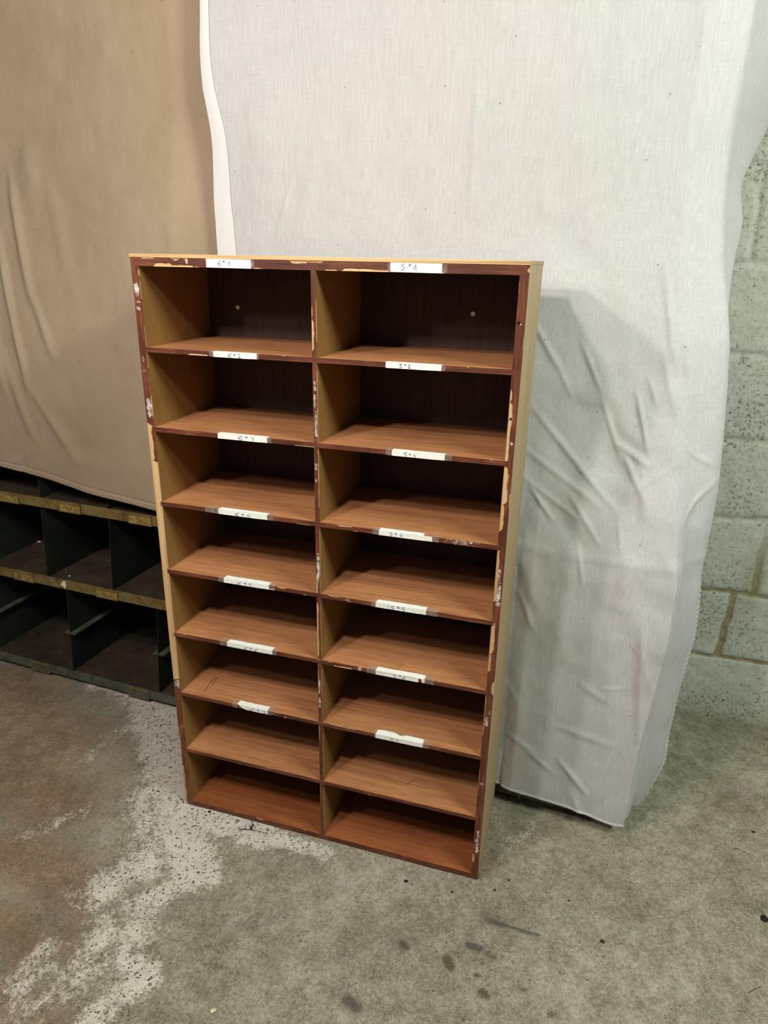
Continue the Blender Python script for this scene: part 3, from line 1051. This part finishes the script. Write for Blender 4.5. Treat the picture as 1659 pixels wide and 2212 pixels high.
p = ground(150, 1244, .3372)
fleck('plaster_crumb', p, .0035, M['white_chip'], 'white plaster crumb on the middle shelf of the steel unit, behind the larger white chip', 'crumb', seed=4)
p = ground(85, 1170, .3372)
fleck('plaster_crumb', p, .0065, M['white_chip'], 'pale crumbly plaster lump against a steel divider in the middle row', 'crumb', seed=8)
# the chip stuck on the second lip is part of the unit
ang = -math.atan(USL)
zc = .3265
xc = lx(-.561, zc) + SH * zc
MB().slab([(xc - .0095, -.0016, zc - .006), (xc - .003, -.0016, zc - .004), (xc + .003, -.0016, zc - .013), (xc + .0085, -.0016, zc - .004), (xc + .008, -.0016, zc + .009), (xc + .002, -.0016, zc + .012), (xc - .006, -.0016, zc + .006)], (0, .0015, 0)).build('white_paint_chip', [M['white_chip']], unit)

# ------------------------------------------------------------------ brown curtain
def wrinkles(Xv, Zv, lst):
    """lst: (x0,z0,x1,z1,width,height): rounded ridges that fade at both ends"""
    o = np.zeros_like(Xv)
    for x0, z0, x1, z1, w, h in lst:
        d, t = seg_dist(Xv, Zv, (x0, z0), (x1, z1))
        o += h * np.exp(-(d / w) ** 2) * np.sin(PI * np.clip(t, 0.02, .98)) ** .6
    return o


def px_wr(lst, y):
    out = []
    for a, b, c, d, w, h in lst:
        p, q = at(a, b, y), at(c, d, y)
        out.append((p[0], p[2], q[0], q[2], w, h))
    return out


def by(x, z):
    """depth of the brown cloth: in front of the unit at its hem, further back higher up"""
    base = .302 + (-.23 - x) * .063 - .012
    return base + .135 * smooth01((z - .66) / 1.0) * (z > .66) + .045 * smooth01((x + .16) / .12) * smooth01((z - .7) / .3)


nU, nV = 560, 420
hem_px = [(-120, 985), (0, 1008), (60, 1022), (115, 1036), (180, 1057), (240, 1071), (300, 1082), (340, 1091), (420, 1104), (520, 1120), (620, 1136)]
hx, hz = [], []
for a, b in hem_px:
    p = at(a, b, .312)
    hx.append(p[0]); hz.append(p[2])
u = np.linspace(-1.22, .16, nU)
hemz = np.interp(u, hx, hz)
hemz = np.convolve(np.pad(hemz, 9, 'edge'), np.ones(19) / 19, 'valid')
v = np.linspace(0, 1, nV)
Xb = np.repeat(u[None], nV, 0)
Zb = hemz[None] + (2.05 - hemz[None]) * (v[:, None] ** 1.15)
Yb = by(Xb, Zb)
WR = px_wr([(-30, 360, 70, 650, .012, .010), (60, 620, 140, 780, .012, .006), (-40, 480, 90, 850, .010, .011), (80, 820, 180, 960, .012, .005), (-40, 620, 40, 860, .016, .010), (20, 760, 110, 960, .014, .007),
            (0, 300, 40, 420, .03, .008), (60, 360, 150, 620, .02, .004), (280, 60, 275, 240, .05, .004), (140, 900, 220, 1010, .02, .003), (170, 980, 300, 1000, .02, .002), (40, 1000, 110, 960, .01, .002)], .36)
Yb -= wrinkles(Xb, Zb, WR)
Yb -= (fbm(Xb * 5, Zb * 4, 31) - .5) * .022 + (fbm(Xb * 22, Zb * 16, 33) - .5) * .003
d_h = Zb - hemz[None]
pk = np.sin(Xb * 2 * PI / .0062 + 1.4 * np.sin(Xb * 70)) * .5 + .5
inh = (d_h < .0135) & (d_h > .001)
Yb -= np.where(d_h < .014, .0022, 0) + np.where(inh, .0022 * pk, 0)
Yb += .0022 * np.exp(-((d_h - .0145) / .0018) ** 2)
cur = grid_mesh('brown_curtain', np.stack([Xb, Yb, Zb], -1), [M['brown']])
so = cur.modifiers.new('thickness', 'SOLIDIFY'); so.thickness = .0012; so.offset = 1
tag(cur, 'brown canvas curtain with a puckered bottom hem hanging over the steel unit', 'curtain')

# ------------------------------------------------------------------ white sheet
# control rows: front fold, turn and far edge, each (px, py, depth)
ROWS = [((1590, -260, .375), (1690, -260, .40), (1760, -260, .56)),
        ((1560, -120, .375), (1662, -120, .40), (1725, -120, .60)),
        ((1530, 0, .375), (1640, 0, .40), (1700, 0, .62)),
        ((1500, 200, .372), (1600, 195, .395), (1684, 190, .68)),
        ((1490, 285, .368), (1582, 280, .39), (1656, 283, .69)),
        ((1480, 400, .362), (1567, 400, .385), (1601, 400, .58)),
        ((1475, 480, .356), (1560, 480, .38), (1608, 480, .58)),
        ((1470, 560, .347), (1558, 560, .37), (1588, 565, .52)),
        ((1468, 650, .335), (1563, 650, .36), (1570, 660, .46)),
        ((1465, 760, .318), (1566, 760, .346), (1562, 770, .46)),
        ((1462, 940, .285), (1555, 940, .325), (1547, 940, .45)),
        ((1460, 1130, .247), (1530, 1130, .31), (1522, 1130, .41)),
        ((1459, 1270, .226), (1495, 1270, .30), (1511, 1275, .365)),
        ((1440, 1390, .218), (1470, 1385, .285), (1500, 1375, .36)),
        ((1412, 1500, .219), (1435, 1490, .275), (1468, 1480, .36)),
        ((1385, 1590, .218), (1413, 1580, .265), (1444, 1582, .36)),
        ((1368, 1660, .217), (1395, 1650, .255), (1437, 1645, .345)),
        ((1356, 1725, .215), (1370, 1715, .245), (1409, 1692, .32)),
        ((1349, 1767, .214), (1358, 1740, .255), (1384, 1731, .29))]
LEFT = [(446, -260), (441, -120), (437, 0), (449, 200), (460, 285), (471, 400), (480, 480), (485, 560), (489, 640)]
F_ = np.array([at(*r[0]) for r in ROWS]); R_ = np.array([at(*r[1]) for r in ROWS]); E_ = np.array([at(*r[2]) for r in ROWS])
tt = np.linspace(0, 1, len(ROWS))
tn = -F_[:, 2]
tn = (tn - tn[0]) / (tn[-1] - tn[0])
NV, NU1, NU2 = 520, 330, 90
vv = np.linspace(0, 1, NV)


def curve(P):
    k = np.stack([np.interp(vv, tn, P[:, i]) for i in range(3)], -1)
    ker = np.ones(13) / 13
    return np.stack([np.convolve(np.pad(k[:, i], 6, 'reflect', reflect_type='odd'), ker, 'valid') for i in range(3)], -1)


Fc, Rc, Ec = curve(F_), curve(R_), curve(E_)
# left edge
lz = [at(a, b, .40)[2] for a, b in LEFT] + [.05]
lxx = [at(a, b, .40)[0] for a, b in LEFT] + [.02]
zrow = Fc[:, 2]
xl = np.interp(-zrow, -np.array(lz), lxx)
xl = xl + .004 * np.sin(zrow * 23)
low_f = smooth01((.95 - zrow) / .5)
Lc = np.stack([xl, Fc[:, 1] + (Fc[:, 0] - xl) * (.063 * low_f + .026 * (1 - low_f)), zrow + .0], -1)
Lc[:, 1] = np.minimum(Lc[:, 1], .388)
a = np.linspace(0, 1, NU1)[None, :, None]
front = Lc[:, None] * (1 - a) + Fc[:, None] * a
b = np.linspace(0, 1, NU2)[None, :, None]
lo_, hi_ = Fc[:, None] + (Rc - Fc)[:, None] * np.clip(b / .5, 0, 1), Rc[:, None] + (Ec - Rc)[:, None] * np.clip((b - .5) / .5, 0, 1)
side = np.where(b < .5, lo_, hi_)
side_s = side.copy()
for _ in range(130):
    side_s[:, 1:-1] = (side_s[:, :-2] + 2 * side_s[:, 1:-1] + side_s[:, 2:]) / 4
side = side_s
S = np.concatenate([front, side[:, 1:]], 1)
# bottom hem of the front: it rises slightly to the left
hpx = [(1068, 1689), (1150, 1711), (1250, 1739), (1300, 1757), (1325, 1765), (1349, 1767)]
hp = [at(p_, q_, .235) for p_, q_ in hpx]
hz_ = np.interp(S[-1, :NU1, 0], [p_[0] for p_ in hp], [p_[2] for p_ in hp])
k = np.linspace(0, 1, NV)[:, None] ** 6
S[:, :NU1, 2] += k * (hz_ - S[-1, :NU1, 2])[None]
Xs, Ys, Zs = S[..., 0].copy(), S[..., 1].copy(), S[..., 2].copy()
WS = px_wr([(1145, 690, 1205, 800, .007, .005), (1190, 760, 1240, 870, .007, .003), (1255, 740, 1300, 850, .007, .005), (1300, 860, 1345, 1000, .007, .005), (1150, 880, 1340, 1100, .008, .006),
            (1130, 960, 1300, 1080, .008, .004), (1330, 950, 1400, 1000, .009, .007), (1375, 840, 1400, 980, .006, .008), (1400, 810, 1420, 880, .006, .004), (1340, 960, 1385, 1060, .008, .007),
            (1150, 1040, 1200, 1110, .006, .006), (1120, 1010, 1260, 1110, .007, .003), (1230, 1050, 1300, 1160, .007, .004), (1335, 1100, 1340, 1180, .006, .004), (1250, 1150, 1262, 1240, .007, .005),
            (1440, 560, 1458, 800, .009, .006), (1385, 1000, 1390, 1110, .012, .006), (1350, 1060, 1470, 990, .006, .002), (1480, 960, 1540, 1010, .006, .004), (1470, 1120, 1550, 1030, .006, .004),
            (1435, 760, 1460, 900, .012, .006), (1365, 1160, 1345, 1330, .02, .008), (1385, 1290, 1375, 1560, .012, .010), (1330, 1280, 1310, 1600, .02, .008), (1130, 1250, 1160, 1330, .008, .004),
            (1105, 1160, 1120, 1230, .008, .004), (1140, 1570, 1200, 1620, .009, .004), (1210, 1590, 1270, 1660, .009, .006), (1240, 1660, 1265, 1740, .012, .006), (1100, 1540, 1180, 1590, .01, .003),
            (1250, 1430, 1310, 1470, .012, .003), (1190, 1520, 1330, 1560, .012, .003), (1290, 1440, 1360, 1440, .006, .0015), (600, 350, 560, 540, .006, .004), (640, 330, 620, 520, .02, .004),
            (1020, 30, 1000, 480, .010, .003), (760, 100, 740, 420, .03, .003), (1360, 60, 1350, 500, .03, .003), (1150, 460, 1350, 640, .04, -.006), (1180, 1060, 1290, 1200, .02, -.005),
            (1110, 1120, 1170, 1300, .02, .006), (1290, 900, 1380, 1150, .03, -.008), (1380, 1350, 1400, 1450, .01, .004), (1490, 700, 1500, 900, .015, .006), (1130, 1350, 1120, 1560, .02, .005)], .30)
WS = [(a_, b_, c_, d_, w_ * (.72 if w_ < .013 else 1), h_ * (.62 if w_ < .013 else .75)) for a_, b_, c_, d_, w_, h_ in WS]
dis = wrinkles(Xs, Zs, WS)
dis += (fbm(Xs * 4, Zs * 3, 41) - .5) * .018 + (fbm(Xs * 16, Zs * 9, 43) - .5) * .0045
# creases concentrate below the middle of the cloth
mid = np.exp(-((Zs - .75) / .45) ** 2) * np.clip((Xs - .5) / .2, 0, 1)
rg = 1 - np.abs(2 * fbm(Xs * 7 + Zs * 4, Zs * 5 - Xs * 3, 47, 3) - 1)
dis += mid * smooth01((rg - .6) / .4) * .0035
# steel edge behind pressing through
dis += .0015 * np.exp(-((Zs - .652 + .004 * np.sin(Xs * 9)) / .012) ** 2) * np.clip((Xs - .3) / .3, 0, 1)
ucol = np.concatenate([np.linspace(0, 1, NU1), 1 + np.linspace(0, 1, NU2)[1:]])
fade = np.clip((2 - ucol) / .25, .15, 1)[None]
edge_l = np.clip(ucol / .1, .3, 1)[None]
# keep clear of the cabinet and the unit low down
limit = np.clip((Ys - (.2277 + (.95 - Xs) * .063 - .0105)) / .01, 0, 1)
lowm = smooth01((.95 - Zs) / .32) * np.clip((Xs - W - .005) / .03, 0, 1)
Ys = Ys - lowm * .005 - (dis + .003 * lowm) * fade * edge_l
sidem = np.clip(ucol - 1, 0, 1)[None] * np.ones_like(Xs)
Xs = Xs + sidem * dis * .7
# soft vertical folds in the turned-back side
fold = .010 * np.sin(sidem * PI * 3 + Zs * 3.0) * np.sin(sidem * PI)
Xs += fold; Ys += fold * .3
# gathered hem on the far edge and along the bottom
ph = (2 - ucol)[None] * np.ones_like(Xs)
g_ = np.where((ph < .16) & (Zs < .62), 1.0, 0.0)
pk = np.sin(Zs * 2 * PI / .0115 + 1.5 * np.sin(Zs * 40))
pk = pk * (.4 + fbm(Zs * 60, Zs * 0 + 2, 61))
Xs += g_ * (.0005 + .0006 * pk)
Ys -= g_ * .0010 * pk
# stay behind the cabinet
inside = (Xs < W + .012) & (Zs < H + .02)
Ys = np.where(inside, np.maximum(Ys, D + .0045), Ys)
Ys = np.where(sidem < .02, np.minimum(Ys, .3576 - (Xs + 1.25) * .055 - .004 + np.maximum(0, Zs - UT - .004) * .6), Ys)
Ys = np.minimum(Ys, WALL_Y - .02)
Zs = np.maximum(Zs, .004)
P = np.stack([Xs, Ys, Zs], -1)
sheet = grid_mesh('white_sheet', P, [M['sheet']], flip=True)
so = sheet.modifiers.new('thickness', 'SOLIDIFY'); so.thickness = .0009; so.offset = 0
tag(sheet, 'wrinkled white cotton sheet hanging behind the wooden cabinet down to the floor', 'sheet')
# left border turned over: a second layer that narrows towards the top
wid = .018 + .030 * smooth01((1.75 - zrow) / .6)
nE = 26
cols = []
for i, t in enumerate(np.linspace(0, 1, nE)):
    xt = P[:, 0, 0] - .0006 + wid * t
    yi = np.array([np.interp(xt[r], P[r, :NU1, 0], P[r, :NU1, 1]) for r in range(NV)])
    cols.append(np.stack([xt, yi - .0022 - .0012 * math.sin(PI * min(1, t * 1.0)) , P[:, 0, 2]], -1))
fe = np.stack(cols, 1)
inside = (fe[..., 0] < W + .01) & (fe[..., 2] < H + .02)
fe[..., 1] = np.where(inside, np.maximum(fe[..., 1], D + .002), fe[..., 1])
hem = grid_mesh('folded_edge', fe, [M['sheet_hem']], parent=sheet, flip=True)
hem['label'] = 'double layered brighter left border of the white sheet'
# bottom hem stitched band
nB = 6
bandrows = []
for i, t in enumerate(np.linspace(0, 1, nB)):
    r = P[-1, :NU1 + 2].copy()
    r[:, 2] = r[:, 2] + .0075 * t
    yi = np.array([np.interp(-r[c, 2], -P[::-1, c, 2][::-1], P[:, c, 1]) for c in range(r.shape[0])])
    r[:, 1] = yi - .0009 - .0004 * math.sin(PI * t)
    bandrows.append(r)
band = np.stack(bandrows, 0)
band[..., 1] = np.where(band[..., 0] < W + .012, np.maximum(band[..., 1], D + .0015), band[..., 1])
grid_mesh('bottom_hem', band, [M['sheet_hem']], parent=sheet)
# loose threads
def thread(pts, r=.0005):
    MB().tube(pts, r, 5).build('loose_thread', [M['thread']], sheet)


p0 = at(1128, 1706, .235)
for k in range(4):
    q = np.random.default_rng(k)
    e = ground(1120 + k * 9, 1716 + q.uniform(0, 14), .003)
    mid_ = (p0 + e) / 2 + q.uniform(-.006, .006, 3)
    thread([p0 + q.uniform(-.004, .004, 3) * [1, 0, 0], mid_, e])
p0 = at(1438, 1598, .372)
for k in range(4):
    thread([p0, p0 + [.006 + .002 * k, -.004, .003 - .003 * k], p0 + [.010 + .001 * k, -.006, -.002 - .003 * k]], .0006)
# curved loose threads lying on the face of the sheet
for pts in ([(1397, 1301), (1378, 1312), (1364, 1332), (1360, 1360), (1362, 1392), (1376, 1404), (1381, 1412)], [(1376, 912), (1384, 904), (1380, 922), (1366, 918), (1372, 908)]):
    Q = []
    for px, py in pts:
        d = ray(px, py); best = None
        for yy in np.linspace(.2, .4, 41):
            w_ = CAM + d * (yy - CAM[1]) / d[1]
            i = np.argmin((P[:, :NU1 + 20:3, 0] - w_[0]) ** 2 + (P[:, :NU1 + 20:3, 2] - w_[2]) ** 2)
            ys = P[:, :NU1 + 20:3, 1].ravel()[i]
            if best is None or abs(ys - yy) < best[0]: best = (abs(ys - yy), w_, ys)
        w_ = best[1].copy(); w_[1] = best[2] - .0008
        Q.append(w_)
    thread(Q, .00045)

# ------------------------------------------------------------------ small debris on the floor
def bit(px, py, r, mat, label, seed, name='debris_fragment', cat='debris', flat=.3):
    p = ground(px, py)
    p = np.array([p[0], p[1], .0])
    return fleck(name, p, r, mat, label, cat, None, seed, flat)


bit(877, 1903, .0040, M['black_bit'], 'round black crumb on the floor in front of the right half of the wooden cabinet', 1)
bit(1069, 1922, .0026, M['black_bit'], 'tiny black crumb on the floor just off the cabinet\'s front right corner', 2)
bit(1099, 1901, .0028, M['brown_bit'], 'small dark splinter on the floor right of the cabinet\'s front right corner', 3)
bit(977, 1926, .0028, M['brown_bit'], 'small brown flake on the floor below the cabinet\'s bottom right compartment', 5)
bit(1301, 2033, .0048, M['brown_bit'], 'dark pointed seed husk alone on the grey floor at lower right', 6)
bit(1654, 1985, .0085, M['black_bit'], 'black jagged fragment at the right edge of the picture on the floor', 7)
bit(1628, 1797, .0040, M['brown_bit'], 'dark flake on the floor at right, below the block wall', 9)
bit(453, 1753, .0036, M['black_bit'], 'black crumb touching the cabinet\'s bottom edge near its left corner', 10)
bit(459, 2183, .0045, M['yellow_flake'], 'pale yellow flake on the floor at the bottom of the picture', 12, 'paint_flake', 'flake', .15)
bit(1229, 1945, .0026, M['brown_bit'], 'small brown crumb on the floor midway between cabinet and lower right husk', 14)


def twig(pts, r, mat, label, cat='twig', name='twig'):
    P_ = [ground(a_, b_) for a_, b_ in pts]
    base = np.array([P_[0][0], P_[0][1], 0])
    mb = MB().tube([np.array([q[0], q[1], r * .9 + (.002 if 0 < i < len(P_) - 1 else 0)]) - base for i, q in enumerate(P_)], [r * (1 - .5 * i / len(P_)) for i in range(len(P_))], 6)
    o = mb.build(name, [mat])
    o.location = tuple(base)
    tag(o, label, cat)


twig([(384, 1728), (382, 1742), (374, 1750)], .0006, M['brown_bit'], 'thin brown curved stalk on the pale floor left of the cabinet')
twig([(515, 1792), (545, 1793), (575, 1800)], .0006, M['brown_bit'], 'long thin dry stalk on the floor in front of the cabinet\'s left half')
twig([(541, 1793), (544, 1788), (547, 1783), (545, 1780)], .0018, M['black_bit'], 'black curled leaf scrap on the thin stalk before the cabinet', 'leaf scrap', 'leaf_scrap')
twig([(1616, 2145), (1630, 2138), (1645, 2131)], .0006, M['brown_bit'], 'straight dry stalk on the floor at the lower right edge')
twig([(1098, 1704), (1100, 1714), (1097, 1726), (1094, 1732)], .0010, M['brown_bit'], 'dark bent stalk on the floor between cabinet and white sheet')
twig([(1585, 1832), (1597, 1836), (1610, 1842)], .0006, M['brown_bit'], 'short dark stalk on the floor right of the hanging sheet')
twig([(1396, 1820), (1404, 1824), (1407, 1830)], .0005, M['brown_bit'], 'fine curved stalk on the floor below the corner of the sheet')

# ------------------------------------------------------------------ light
def lamp(name, loc, power, radius, col):
    d = bpy.data.lights.new(name, 'POINT')
    d.energy = power; d.shadow_soft_size = radius; d.color = col
    o = bpy.data.objects.new(name, d)
    COL.objects.link(o); o.location = loc
    return o


lamp('work_lamp', (.26, -.92, 1.86), 30, .045, (1.0, .94, .86))
lamp('work_lamp', (-.07, -.95, 1.71), 27, .045, (1.0, .93, .87))
lamp('work_lamp', (-.385, -1.145, 1.66), 9, .04, (1.0, .92, .86))


def tube(name, loc, aim, power, sx, sy, col):
    d = bpy.data.lights.new(name, 'AREA')
    d.shape = 'RECTANGLE'; d.size = sx; d.size_y = sy
    d.energy = power; d.color = col
    o = bpy.data.objects.new(name, d)
    COL.objects.link(o); o.location = loc
    v = Vector(aim) - Vector(loc)
    o.rotation_euler = v.to_track_quat('-Z', 'Y').to_euler()


tube('fluorescent_tube', (1.9, -.6, 2.1), (.9, .3, .6), 26, .7, .12, (.88, 1.0, .87))

wd = bpy.data.worlds.new('room_light')
wd.use_nodes = True
bg = wd.node_tree.nodes['Background']
bg.inputs[0].default_value = (.80, .84, .80, 1)
bg.inputs[1].default_value = .105
SC.world = wd

vs = SC.view_settings
vs.view_transform = 'Standard'
vs.look = 'None'
vs.gamma = 1
vs.use_curve_mapping = False
vs.exposure = 0.35
